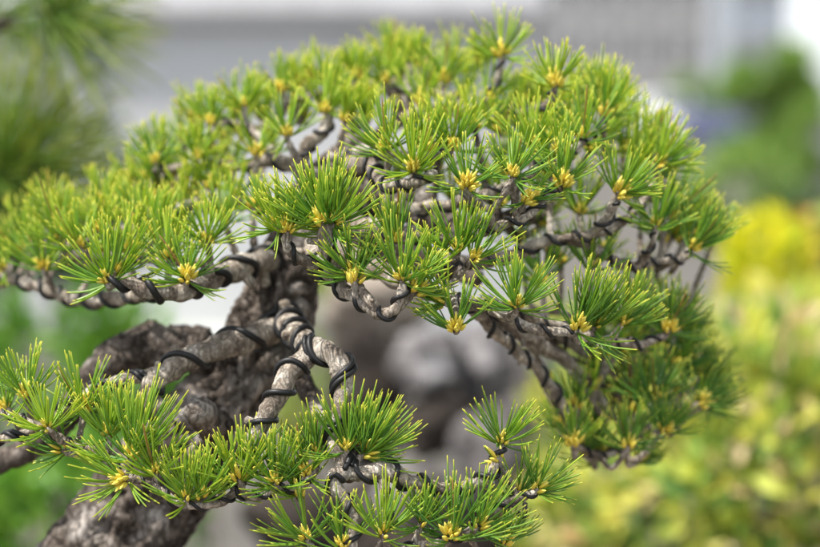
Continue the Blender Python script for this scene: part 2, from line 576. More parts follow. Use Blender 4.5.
shrub('leafy_shrub', 'small yellow green shrub behind the lone tuft on the low wired twig', 'shrub', c, (.10, .12, .17), 480, .045, M['mixed_leaf'], 9, g_right)
c = at(545, 360, 3.6)
shrub('leafy_shrub', 'small mixed green and yellow shrub seen between the bare twigs under the right pad', 'shrub', c, (.085, .1, .12), 300, .045, M['mixed_leaf'], 10, g_right)
c = at(835, 300, 3.6)
shrub('leafy_shrub', 'pale green shrub at the right edge behind the orange sprig', 'shrub', c, (.12, .1, .16), 600, .05, M['olive_leaf'], 11, g_right)
c = at(750, 335, 2.5)
shrub('dry_twig_plant', 'beige dry leaved twigs in front of the tall yellow shrub', 'plant', c, (.09, .04, .02), 60, .045, M['pink_leaf'], 12, None, stems=3, narrow=.25)

g_left = 'green shrubs to the left of the trunk'
c = at(80, 375, 3.2)
shrub('green_shrub', 'fresh green shrub seen through the gap below the left pad', 'shrub', c, (.22, .16, .15), 1700, .04, M['green_leaf'], 21, g_left, stems=6)
c = at(70, 540, 2.6)
shrub('green_shrub', 'glossy green shrub in the lower left corner under the needles', 'shrub', c, (.17, .16, .15), 1300, .04, M['green_leaf'], 22, g_left, stems=6)
c = at(180, 410, 4.2)
shrub('green_shrub', 'green shrub showing in the small gap below the wired left branch', 'shrub', c, (.13, .12, .1), 500, .045, M['green_leaf'], 23, g_left, stems=6)
c = at(310, 350, 4.6)
shrub('olive_shrub', 'dull olive shrub seen just right of the trunk', 'shrub', c, (.12, .12, .27), 500, .05, M['olive_leaf'], 24, None, stems=6)
c = at(50, 200, 5.2)
shrub('dark_hedge', 'dark green bush in front of the grey wall at the left', 'bush', c, (.36, .25, .24), 2200, .06, M['dark_leaf'], 25, None, stems=6)
c = at(450, 540, 3.6)
shrub('olive_shrub', 'dark olive bush at the bottom between the stones and the pine', 'bush', c, (.2, .15, .1), 500, .05, M['dark_leaf'], 26, None, stems=6)

# ------------------------------------------------------------------ stones behind the pine
M['stone'] = rough_mat('grey_stone', [(0.3, (0.03, 0.027, 0.025)), (0.5, (0.11, 0.10, 0.10)), (0.7, (0.26, 0.25, 0.255))], 18, 0.9, 0.6, 0.01, 5)
M['brown_stone'] = rough_mat('brown_stone', [(0.3, (0.014, 0.010, 0.008)), (0.6, (0.035, 0.027, 0.022)), (0.8, (0.09, 0.07, 0.058))], 14, 0.9, 0.6, 0.01, 5)


def stone(label, x, y, d, wpx, hpx, mat, seed, name='garden_stone'):
    top = at(x, y, d)
    w = wpx * K * d
    h = top[2]
    mb = MB()

    def rg(v):
        q = Vector(v) * 1.6 + Vector((seed * 3.7, seed, 0))
        return 1 + .22 * noise.noise(q) + .12 * noise.noise(q * 2.3) + .05 * noise.noise(q * 6)
    sphere_mesh(mb, (0, 0, h * 0.46), (w / 2, w / 2, h * 0.56), 36, 30, rg)
    o = link(name, mb.mesh(name), None, mat, (top[0], top[1], 0))
    return tag(o, label, 'stone', 'stones standing behind the pine')


def rock(label, x, y, d, wpx, hpx, mat, seed):
    c = at(x, y, d)
    w, h = wpx * K * d, hpx * K * d
    mb = MB()

    def rg(v):
        q = Vector(v) * 1.3 + Vector((seed * 3.7, seed, 0))
        return 1 + .42 * noise.noise(q) + .30 * noise.noise(q * 2.4) + .07 * noise.noise(q * 6)
    sphere_mesh(mb, (0, 0, 0), (w / 2, w / 2 * .9, h / 2), 32, 20, rg)
    o = link('garden_stone', mb.mesh('garden_stone'), None, mat, tuple(c))
    return tag(o, label, 'stone', 'stones heaped behind the pine')


M['pale_stone'] = rough_mat('pale_stone', [(0.3, (0.035, 0.03, 0.028)), (0.47, (0.13, 0.12, 0.12)), (0.62, (0.34, 0.325, 0.335))], 22, 0.9, 0.6, 0.01, 5)
M['beige_stone'] = rough_mat('beige_stone', [(0.3, (0.09, 0.07, 0.055)), (0.7, (0.34, 0.29, 0.24))], 16, 0.9, 0.6, 0.01, 5)
stone('big dark stone at the bottom of the heap, under all the others', 410, 505, 3.0, 300, 0, M['brown_stone'], 1)
rock('dark brown stone just right of the forked wired branch', 366, 395, 2.9, 75, 150, M['brown_stone'], 2)
rock('beige stone topmost in the heap, below the looped middle twig', 378, 305, 2.95, 95, 75, M['beige_stone'], 3)
rock('pale grey stone in the middle of the heap, upper left of the lone tuft', 428, 362, 2.8, 70, 62, M['pale_stone'], 4)
rock('pale lilac grey stone directly above the lone tuft', 484, 372, 2.85, 66, 80, M['pale_stone'], 5)
rock('dark stone between the two pale stones and the low wired twig', 440, 424, 2.8, 80, 60, M['brown_stone'], 6)
rock('grey stone behind the lone tuft and its wired twig', 506, 452, 2.7, 86, 95, M['stone'], 7)
rock('grey stone low in the heap below the low wired twig', 420, 500, 2.7, 90, 60, M['stone'], 8)
rock('dull brown stone at the right end of the heap under the sweeping twigs', 530, 405, 3.1, 70, 110, M['stone'], 9)
rock('dark grey stone left of the hanging wired spur', 300, 520, 2.6, 110, 70, M['brown_stone'], 10)

# ------------------------------------------------------------------ street trees and cars
def tree(label, x, ytop, ybot, d, wpx, seed, n=1600, mat='tree_leaf', leaf=.09):
    rng = np.random.default_rng(seed)
    m = K * d
    cx = (x - 410) * m
    ztop, zbot = at(x, ytop, d)[2], at(x, ybot, d)[2]
    root = empty('street_tree', (cx, d, 0))
    tag(root, label, 'tree', 'street trees at the far right')
    mb = MB()
    H = ztop - zbot
    for i in range(13):
        q = np.array([rng.uniform(-.45, .45) * wpx * m, rng.uniform(-.3, .3) * wpx * m, zbot + H * rng.uniform(.05, .95)])
        s = wpx * m * rng.uniform(.1, .26)
        leaf_cloud(mb, rng, q, (s, s, s * .8), n // 13, wpx * m * leaf, shell=.1)
    link('crown', mb.mesh('crown', False), root, M[mat])
    tm = MB()
    pts = catmull([(0, 0, 0, .16), (.05, 0, zbot * .6, .12), (0, 0, zbot + H * .5, .07), (.05, .02, ztop - H * .15, .03)], .3)
    tube(tm, pts[:, :3], pts[:, 3], 8)
    for i in range(6):
        a = rng.uniform(0, 6.28); z0 = zbot + H * rng.uniform(.05, .5)
        e = (math.cos(a) * wpx * m * .35, math.sin(a) * wpx * m * .35, z0 + H * .25)
        pp = catmull([(0, 0, z0, .06), (e[0] * .5, e[1] * .5, z0 + H * .1, .04), (*e, .02)], .3)
        tube(tm, pp[:, :3], pp[:, 3], 6)
    link('trunk', tm.mesh('trunk'), root, M['old_bark'])
    return root


tree('taller airy street tree in front of the blue grey block', 760, 48, 190, 42, 112, 31, 9000)
tree('street tree at the right edge beside the white gap', 838, 92, 240, 36, 92, 32, 5000)
tree('low green street tree left of the dark blue car', 695, 78, 118, 90, 60, 33, 3000)
c = at(735, 185, 20)
shrub('low_hedge', 'low green hedge below the street trees at the right', 'hedge', (c[0], c[1], .48), (.62, .4, .50), 2200, .13, M['tree_leaf'], 34, None, stems=6)
c = at(815, 210, 16)
shrub('low_hedge', 'low dark green hedge at the right edge above the orange sprig', 'hedge', (c[0], c[1], .36), (.45, .4, .42), 900, .12, M['dark_leaf'], 35, None, stems=6)


def car(name, label, cat, loc, rz, paint, L, Wd, H, van):
    root = empty(name, loc, rz)
    tag(root, label, cat)
    prof = ([(-.5, .16), (-.5, .86), (-.46, .98), (.28, 1.0), (.40, .58), (.49, .50), (.5, .16)] if van else
            [(-.5, .18), (-.5, .56), (-.44, .62), (-.30, .97), (.05, 1.0), (.24, .66), (.47, .56), (.5, .36), (.5, .18)])
    mb = MB()
    n = len(prof)
    vs = [(s * Wd / 2 * (0.86 if z > .8 else 1), x * L, z * H) for s in (-1, 1) for x, z in prof]
    mb.add(vs, [tuple(range(n)), tuple(range(2 * n - 1, n - 1, -1))] + [(i, n + i, n + (i + 1) % n, (i + 1) % n) for i in range(n)])
    b = link('body', mb.mesh('body', False), root, paint)
    bv = b.modifiers.new('bevel', 'BEVEL'); bv.width = .06; bv.segments = 3
    g = MB()
    (ya, za), (yb, zb) = ((.28, 1.0), (.40, .58)) if van else ((.05, 1.0), (.24, .66))
    o = .012
    g.add([(-Wd * .37, ya * L + .04 + o, za * H - .07), (Wd * .37, ya * L + .04 + o, za * H - .07), (Wd * .42, yb * L - .03 + o, zb * H + .06 + o), (-Wd * .42, yb * L - .03 + o, zb * H + .06 + o)], [(0, 1, 2, 3)])
    link('windscreen', g.mesh('windscreen', False), root, M['glass'])
    for s in (-1, 1):
        h = MB(); h.box((s * Wd * .36, L * .5 + .01, H * .42), (.28, .05, .13))
        link('headlight', h.mesh('headlight', False), root, M['frame'])
        for yy in (-.3, .31):
            w = MB()
            tube(w, [(s * (Wd / 2 - .2), yy * L, .31), (s * (Wd / 2 + .015), yy * L, .31)], [.31, .31], 20)
            link('wheel', w.mesh('wheel', False), root, M['wire'])
    return root


M['navy'] = plain('navy_paint', (0.012, 0.02, 0.075), 0.3)
M['white'] = plain('white_paint', (0.75, 0.76, 0.78), 0.35)
p = at(708, 140, 60)
car('parked_car', 'dark blue car parked below the street trees, right of a white van', 'car', (p[0], p[1], 0.006), math.pi, M['navy'], 4.2, 1.75, 1.5, False)
p = at(664, 140, 76)
car('parked_van', 'white van parked to the left of the dark blue car', 'van', (p[0], p[1], 0.006), math.pi, M['white'], 4.6, 1.75, 1.95, True)

# ------------------------------------------------------------------ needle tufts
def needle_block(origins, dirs, bends, lens, radii, segs=6):
    """many needles at once: returns verts, faces, t"""
    n = len(origins)
    s = np.array([0, .2, .45, .7, .9, 1.0]) if segs == 6 else np.linspace(0, 1, segs)
    prof = np.array([0.8, 1.0, 1.0, 1.0, 0.95, 0.62]) if segs == 6 else np.linspace(1, .5, segs)
    d2 = dirs[:, None, :] + 2 * bends[:, None, :] * s[None, :, None]
    d2 /= np.linalg.norm(d2, axis=2)[:, :, None]
    pts = origins[:, None, :] + lens[:, None, None] * (dirs[:, None, :] * s[None, :, None] + bends[:, None, :] * (s ** 2)[None, :, None])
    a = np.where(np.abs(dirs[:, 2:3]) < .9, np.array([[0, 0, 1.0]]), np.array([[1.0, 0, 0]]))
    u = np.cross(dirs, a); u /= np.linalg.norm(u, axis=1)[:, None]
    u2 = u[:, None, :] - d2 * np.sum(u[:, None, :] * d2, axis=2)[:, :, None]
    u2 /= np.linalg.norm(u2, axis=2)[:, :, None]
    v2 = np.cross(d2, u2)
    ang = np.array([0, 2.094, 4.189])
    ring = np.cos(ang)[None, None, :, None] * u2[:, :, None, :] + np.sin(ang)[None, None, :, None] * v2[:, :, None, :]
    vs = pts[:, :, None, :] + ring * (radii[:, None] * prof[None, :])[:, :, None, None]
    vs = vs.reshape(n, segs * 3, 3)
    tip = pts[:, -1:, :] + d2[:, -1:, :] * radii[:, None, None] * 1.5
    vs = np.concatenate([vs, tip], 1)
    t = np.concatenate([np.repeat(s, 3), [1.0]])
    per = segs * 3 + 1
    f0 = []
    for i in range(segs - 1):
        for j in range(3):
            k = (j + 1) % 3
            f0.append((i * 3 + j, i * 3 + k, (i + 1) * 3 + k, (i + 1) * 3 + j))
    for j in range(3):
        f0.append(((segs - 1) * 3 + j, (segs - 1) * 3 + (j + 1) % 3, segs * 3))
    faces = []
    for q in range(n):
        o = q * per
        faces += [tuple(i + o for i in f) for f in f0]
    return vs.reshape(-1, 3), faces, np.tile(t, n)


def unit(v):
    return v / (np.linalg.norm(v) + 1e-12)


def axis_of(ang, tilt):
    a, t = math.radians(ang), math.radians(tilt)
    return math.cos(t) * (math.cos(a) * RGT + math.sin(a) * UPV) - math.sin(t) * FWD


def perp(w):
    a = np.array([0, 0, 1.0]) if abs(w[2]) < .9 else np.array([1.0, 0, 0])
    u = unit(np.cross(w, a))
    return u, np.cross(w, u)


def tuft_needles(rng, base, w, L, nf, spread, lift=0.2, thick=1.0, clear=True):
    u, v = perp(w)
    O, D, B, LE, R = [], [], [], [], []
    sh = 0.22 * L
    for i in range(nf):
        t = (i + rng.random()) / nf
        phi = i * 2.39996 + rng.normal() * .3
        th = math.radians(spread * .95 * (1 - t) ** 0.75 + 9 + rng.normal() * 9)
        if t < .22 and rng.random() < .6:              # a few needles stand out sideways and droop
            th = math.radians(rng.uniform(72, 118))
        d = math.cos(th) * w + math.sin(th) * (math.cos(phi) * u + math.sin(phi) * v)
        if clear and np.dot(d, -FWD) > 0.72 and rng.random() < .85:
            continue
        o = base + w * sh * (t ** 1.2) + (math.cos(phi) * u + math.sin(phi) * v) * 0.0011
        for q in range(rng.integers(4, 6)):
            dd = unit(d + rng.normal(size=3) * 0.125)
            O.append(o + rng.normal(size=3) * 0.0002)
            D.append(dd)
            B.append(w * rng.uniform(-.02, .16) + np.array([0, 0, 1.0]) * rng.normal(lift, .06) + rng.normal(size=3) * .075)
            LE.append(L * rng.uniform(.78, 1.04) * (0.88 + .12 * math.sin(th)))
            R.append(rng.uniform(.42, .60) * 1e-3 * thick)
    return needle_block(np.array(O), np.array(D), np.array(B), np.array(LE), np.array(R))


def ellipsoid(mb, c, w, L, r, nu=7, nv=5):
    u, v = perp(w)
    vs, fs, ts = [], [], []
    for i in range(nv + 1):
        s = i / nv
        rr = r * (math.sin(math.pi * (.25 + .72 * s) ** 1.0) ** .9)
        for j in range(nu):
            a = 2 * math.pi * j / nu
            vs.append(c + w * L * s + (math.cos(a) * u + math.sin(a) * v) * rr)
            ts.append(s)
    for i in range(nv):
        for j in range(nu):
            k = (j + 1) % nu
            fs.append((i * nu + j, i * nu + k, (i + 1) * nu + k, (i + 1) * nu + j))
    fs.append(tuple(nv * nu + j for j in range(nu)))
    mb.add(vs, fs, ts)


def tuft_buds(mb, rng, base, w, L, n, size=1.0):
    size *= rng.uniform(.75, 1.2)
    u, v = perp(w)
    tip = base + w * L * .23
    m = int((n * 2.2 + 4) * rng.choice([.4, .75, 1, 1.1, 1.3]))
    size *= 1.02
    for i in range(m):
        phi = i * 2.39996 + rng.normal() * .3
        q = math.sqrt(i / m) if i else 0
        out = math.cos(phi) * u + math.sin(phi) * v
        d = unit(w + out * (q * rng.uniform(.5, 1.1)))
        o = tip + out * q * .0029 * size - w * (q * q * .0032 + .001) * size
        ellipsoid(mb, o, d, size * rng.uniform(.0048, .0078) * (1.15 - .3 * q), size * rng.uniform(.00085, .0012))


# x, y of the bud, depth in cm from the focus plane, direction (90 = up), tilt to the camera, length, fascicles, spread, buds
TUFTS = [
    # lower left row
    (47, 427, 0, 120, 38, 48, 17, 74, 7), (26, 394, 1.2, 104, 18, 46, 16, 66, 6), (84, 406, 1.6, 88, 15, 46, 15, 60, 6),
    (132, 456, 0, 76, 16, 68, 22, 48, 6), (123, 480, -.8, 176, 38, 50, 15, 70, 7), (156, 472, -.5, 80, 25, 48, 13, 50, 5),
    (186, 498, -1, 92, 18, 46, 17, 70, 4), (202, 497, -.8, 74, 15, 48, 14, 50, 4), (239, 478, -.4, 92, 22, 46, 18, 66, 6),
    (250, 467, .2, 64, 15, 42, 10, 50, 5), (275, 481, -.3, 90, 22, 50, 20, 66, 7), (62, 450, 1.2, 150, 20, 40, 10, 60, 2),
    (108, 434, 1.0, 92, 15, 52, 13, 44, 3), (220, 490, .3, 84, 12, 50, 12, 46, 3), (6, 408, 2.0, 120, 15, 42, 12, 66, 3),
    # low middle
    (316, 452, .6, 96, 14, 40, 14, 58, 4), (306, 472, .2, 100, 22, 44, 16, 62, 6), (298, 492, .3, 110, 25, 40, 12, 66, 3),
    (346, 448, 0, 100, 14, 50, 15, 48, 4), (366, 452, .1, 48, 18, 58, 19, 44, 4), (354, 443, .9, 72, 12, 50, 12, 44, 3),
    (502, 441, 0, 88, 8, 46, 15, 76, 8), (497, 458, -.2, 130, 20, 18, 5, 70, 1),
    (519, 493, .4, 78, 14, 38, 10, 56, 4), (538, 489, .2, 40, 14, 44, 14, 62, 5), (383, 533, -1, 84, 28, 52, 18, 70, 8),
    (422, 523, -.6, 70, 18, 42, 12, 60, 4), (451, 535, -1, 84, 24, 58, 20, 62, 9), (478, 527, -.8, 52, 16, 54, 16, 56, 3),
    (306, 538, -.4, 112, 16, 52, 14, 72, 5), (343, 545, -.8, 90, 16, 50, 12, 60, 6), (505, 543, .2, 60, 15, 40, 10, 66, 2),
    # left pad
    (107, 280, 2, 112, 34, 54, 17, 72, 9), (116, 272, 2.6, 66, 14, 52, 15, 46, 3), (44, 268, 7, 96, 16, 40, 13, 66, 4),
    (99, 229, 6, 84, 16, 36, 14, 62, 5), (169, 258, 3.2, 92, 18, 46, 17, 64, 7), (207, 241, 3, 94, 20, 40, 17, 70, 8),
    (187, 277, 2, 76, 36, 46, 15, 80, 7), (22, 251, 9, 104, 16, 40, 14, 62, 5), (140, 218, 7, 86, 14, 36, 15, 62, 4),
    (80, 245, 5, 100, 14, 42, 14, 56, 4), (60, 236, 6.5, 108, 12, 40, 14, 58, 3), (4, 268, 9, 120, 14, 36, 12, 66, 3),
    (128, 250, 4.2, 96, 12, 44, 14, 52, 3), (112, 218, 8.5, 98, 12, 36, 12, 58, 3), (152, 236, 5, 76, 12, 42, 13, 56, 3),
    # middle front
    (276, 225, .8, 116, 26, 44, 16, 72, 6), (287, 229, .2, 84, 24, 44, 15, 66, 7), (320, 221, 0, 112, 18, 54, 20, 52, 5),
    (334, 222, .2, 62, 18, 52, 20, 54, 4), (326, 219, .6, 88, 14, 56, 18, 44, 2), (352, 272, 0, 108, 24, 46, 17, 68, 6),
    (356, 279, -.6, 70, 10, 30, 8, 56, 4), (396, 240, 2, 94, 14, 46, 14, 52, 6), (402, 278, -.6, 84, 24, 52, 17, 64, 8),
    (417, 290, -.4, 40, 26, 42, 12, 64, 5), (436, 264, 1.2, 84, 14, 38, 9, 58, 4), (457, 249, 1, 96, 20, 48, 15, 66, 5),
    (474, 258, .8, 48, 24, 46, 12, 60, 6), (517, 305, 0, 88, 26, 50, 22, 68, 8), (456, 327, -.6, 92, 36, 46, 15, 86, 7),
    (444, 302, .3, 150, 16, 44, 12, 70, 3), (467, 184, 1, 84, 26, 44, 15, 70, 8), (513, 174, 1, 88, 22, 46, 16, 70, 11),
    (528, 199, 1.5, 40, 16, 36, 10, 70, 4), (414, 168, 2, 94, 30, 52, 18, 74, 9), (386, 148, 3, 110, 18, 48, 16, 62, 5),
    (424, 148, 3.2, 88, 14, 42, 14, 56, 4), (453, 146, 3.2, 66, 18, 44, 15, 62, 7),
    # top
    (325, 112, 8, 92, 16, 42, 15, 64, 7), (346, 119, 7.6, 72, 12, 38, 12, 58, 5), (287, 135, 6.5, 92, 16, 36, 13, 66, 7),
    (326, 81, 11, 96, 14, 32, 12, 64, 6), (357, 76, 11, 78, 14, 34, 14, 60, 5), (282, 90, 11.5, 92, 14, 30, 11, 68, 6),
    (443, 80, 10, 86, 14, 36, 13, 62, 8), (502, 54, 8, 88, 16, 40, 11, 74, 7), (489, 97, 8.5, 50, 18, 38, 12, 68, 6),
    (385, 82, 11, 84, 14, 38, 14, 58, 6), (420, 104, 9, 96, 10, 36, 10, 50, 5), (418, 66, 12, 94, 10, 30, 13, 62, 3),
    (533, 147, 4, 92, 18, 42, 14, 66, 7), (555, 83, 5.5, 86, 18, 36, 16, 66, 6), (582, 137, 4.2, 86, 16, 44, 15, 60, 6),
    (604, 115, 6.2, 76, 14, 40, 14, 58, 5), (560, 152, 3, 100, 16, 38, 12, 64, 5), (562, 182, 2, 82, 22, 44, 16, 70, 9),
    (656, 165, 6, 40, 14, 42, 16, 62, 4), (620, 192, 3, 42, 18, 48, 18, 60, 6), (245, 105, 9.5, 86, 14, 34, 12, 62, 7),
    (212, 122, 9.5, 96, 14, 34, 13, 66, 7), (156, 162, 9.5, 96, 14, 36, 14, 66, 6), (197, 157, 9, 84, 14, 34, 12, 62, 6),
    (257, 154, 8, 84, 16, 32, 12, 66, 7),
    # right pads
    (656, 226, 5, 84, 16, 40, 16, 66, 7), (692, 248, 6, 40, 14, 44, 16, 64, 5), (578, 327, 1.4, 76, 16, 58, 22, 48, 8),
    (596, 326, 2.0, 56, 14, 56, 18, 44, 4), (622, 322, 3.2, 60, 14, 50, 16, 52, 5), (668, 329, 6, 80, 14, 40, 14, 62, 6),
    (590, 268, 5, 88, 12, 40, 14, 60, 3), (574, 441, 6, 92, 14, 38, 12, 56, 5), (628, 445, 6.5, 84, 14, 42, 15, 66, 5),
    (664, 430, 7, 60, 14, 44, 15, 66, 4), (654, 398, 7.5, 74, 12, 44, 15, 66, 4), (700, 402, 8.5, 50, 12, 42, 13, 66, 3),
]
# tufts further back in the same pads, seen only as soft green behind the others
BACK = [(600, 385, 8, 84, 36), (575, 405, 8, 96, 34), (560, 425, 9, 100, 34), (612, 352, 8, 74, 36), (640, 410, 8, 66, 40), (682, 365, 9, 40, 38), (715, 405, 10, 40, 36), (645, 460, 9, 60, 34), (600, 462, 9, 96, 32), (30, 240, 12, 100, 38), (70, 222, 12, 92, 36), (120, 208, 12, 90, 34), (150, 200, 12, 84, 32), (95, 250, 9, 96, 36), (10, 255, 13, 100, 36),
        (180, 232, 8, 86, 36), (175, 176, 13, 92, 32), (225, 140, 13, 90, 32), (262, 118, 13, 88, 32), (232, 168, 11, 96, 32), (300, 100, 14, 86, 32),
        (340, 92, 14, 88, 32), (372, 96, 14, 84, 34), (402, 78, 15, 92, 32), (430, 90, 14, 84, 34), (462, 96, 13, 80, 36), (468, 74, 14, 92, 30),
        (398, 62, 16, 92, 28), (515, 110, 10, 86, 36), (540, 112, 9, 84, 38), (566, 120, 9, 76, 38), (590, 150, 8, 80, 40), (625, 150, 9, 66, 38),
        (640, 162, 9, 46, 40), (612, 130, 9, 80, 36), (545, 140, 8, 90, 38), (500, 130, 8, 90, 38), (475, 128, 7, 92, 38), (645, 200, 9, 60, 38),
        (676, 236, 9, 50, 38), (602, 255, 9, 80, 36), (560, 262, 8, 90, 36), (540, 280, 7, 100, 36), (630, 300, 9, 66, 40), (648, 345, 9, 70, 40),
        (690, 345, 10, 60, 38), (620, 400, 10, 80, 40), (600, 430, 9, 88, 40), (640, 375, 10, 70, 40), (680, 390, 11, 60, 40), 
        (640, 425, 10, 80, 40), (605, 452, 9, 80, 34), (672, 362, 10, 60, 38), (670, 215, 8, 66, 40), (690, 232, 9, 50, 40), (664, 240, 9, 80, 38), (350, 110, 10, 90, 34), (366, 120, 9, 96, 34), (160, 150, 12, 98, 34), (185, 140, 12, 92, 34), (206, 150, 10, 90, 34), (236, 110, 12, 92, 34), (312, 76, 14, 92, 34), (480, 60, 14, 86, 32), (530, 100, 10, 80, 36), (570, 100, 10, 76, 36), (600, 100, 11, 70, 36), (650, 150, 10, 56, 38), (630, 178, 7, 60, 40), (706, 380, 10, 50, 38), (585, 452, 8, 100, 36), (550, 175, 5, 90, 38), (212, 186, 9, 92, 32), (420, 186, 9, 92, 32), (398, 180, 10, 96, 32), (450, 196, 9, 84, 32), (474, 212, 8, 80, 32), (436, 172, 8, 88, 32), (362, 180, 10, 94, 30), (498, 176, 8, 88, 32), (548, 196, 8, 84, 34), (236, 196, 8, 100, 32), (188, 196, 9, 84, 32), (160, 196, 10, 90, 32), (254, 206, 7, 84, 30), (100, 205, 11, 94, 34), (52, 212, 12, 100, 34), (225, 222, 6, 88, 34), (148, 178, 11, 110, 32), (410, 60, 14, 100, 32), (390, 56, 15, 86, 30), (455, 62, 14, 80, 30), (352, 68, 14, 94, 30), (300, 84, 13, 96, 30), (196, 118, 12, 110, 30), (588, 96, 11, 80, 34), (545, 90, 10, 96, 30), (668, 168, 9, 40, 34), (640, 140, 10, 60, 34), (615, 112, 11, 70, 32), (716, 235, 10, 60, 30), (660, 320, 9, 70, 36), (685, 325, 9, 50, 34), (700, 365, 10, 30, 34), (540, 222, 8, 84, 36), (580, 212, 7, 70, 36), (500, 205, 7, 92, 34), (520, 240, 9, 90, 34), (520, 165, 6, 90, 38), (440, 130, 7, 90, 36),
        (240, 130, 12, 92, 30), (270, 150, 11, 86, 30), (305, 118, 12, 90, 32), (132, 180, 12, 100, 34), (625, 350, 8, 60, 42)]

# ------------------------------------------------------------------ wood of the bonsai
def row(pts):
    return [(*T(x, y, cm), r * PX) for x, y, cm, r in pts]


rngw, rng0 = np.random.default_rng(11), np.random.default_rng(8)
TRUNK = row([(78, 640, 9, 92), (94, 590, 9, 76), (122, 535, 8.6, 66), (160, 482, 8.2, 60), (206, 428, 8, 53), (246, 375, 8, 46), (272, 325, 8, 44),
             (286, 275, 8, 37), (300, 228, 8.4, 31), (318, 188, 9, 24), (342, 160, 9.6, 18), (372, 140, 10, 13)])

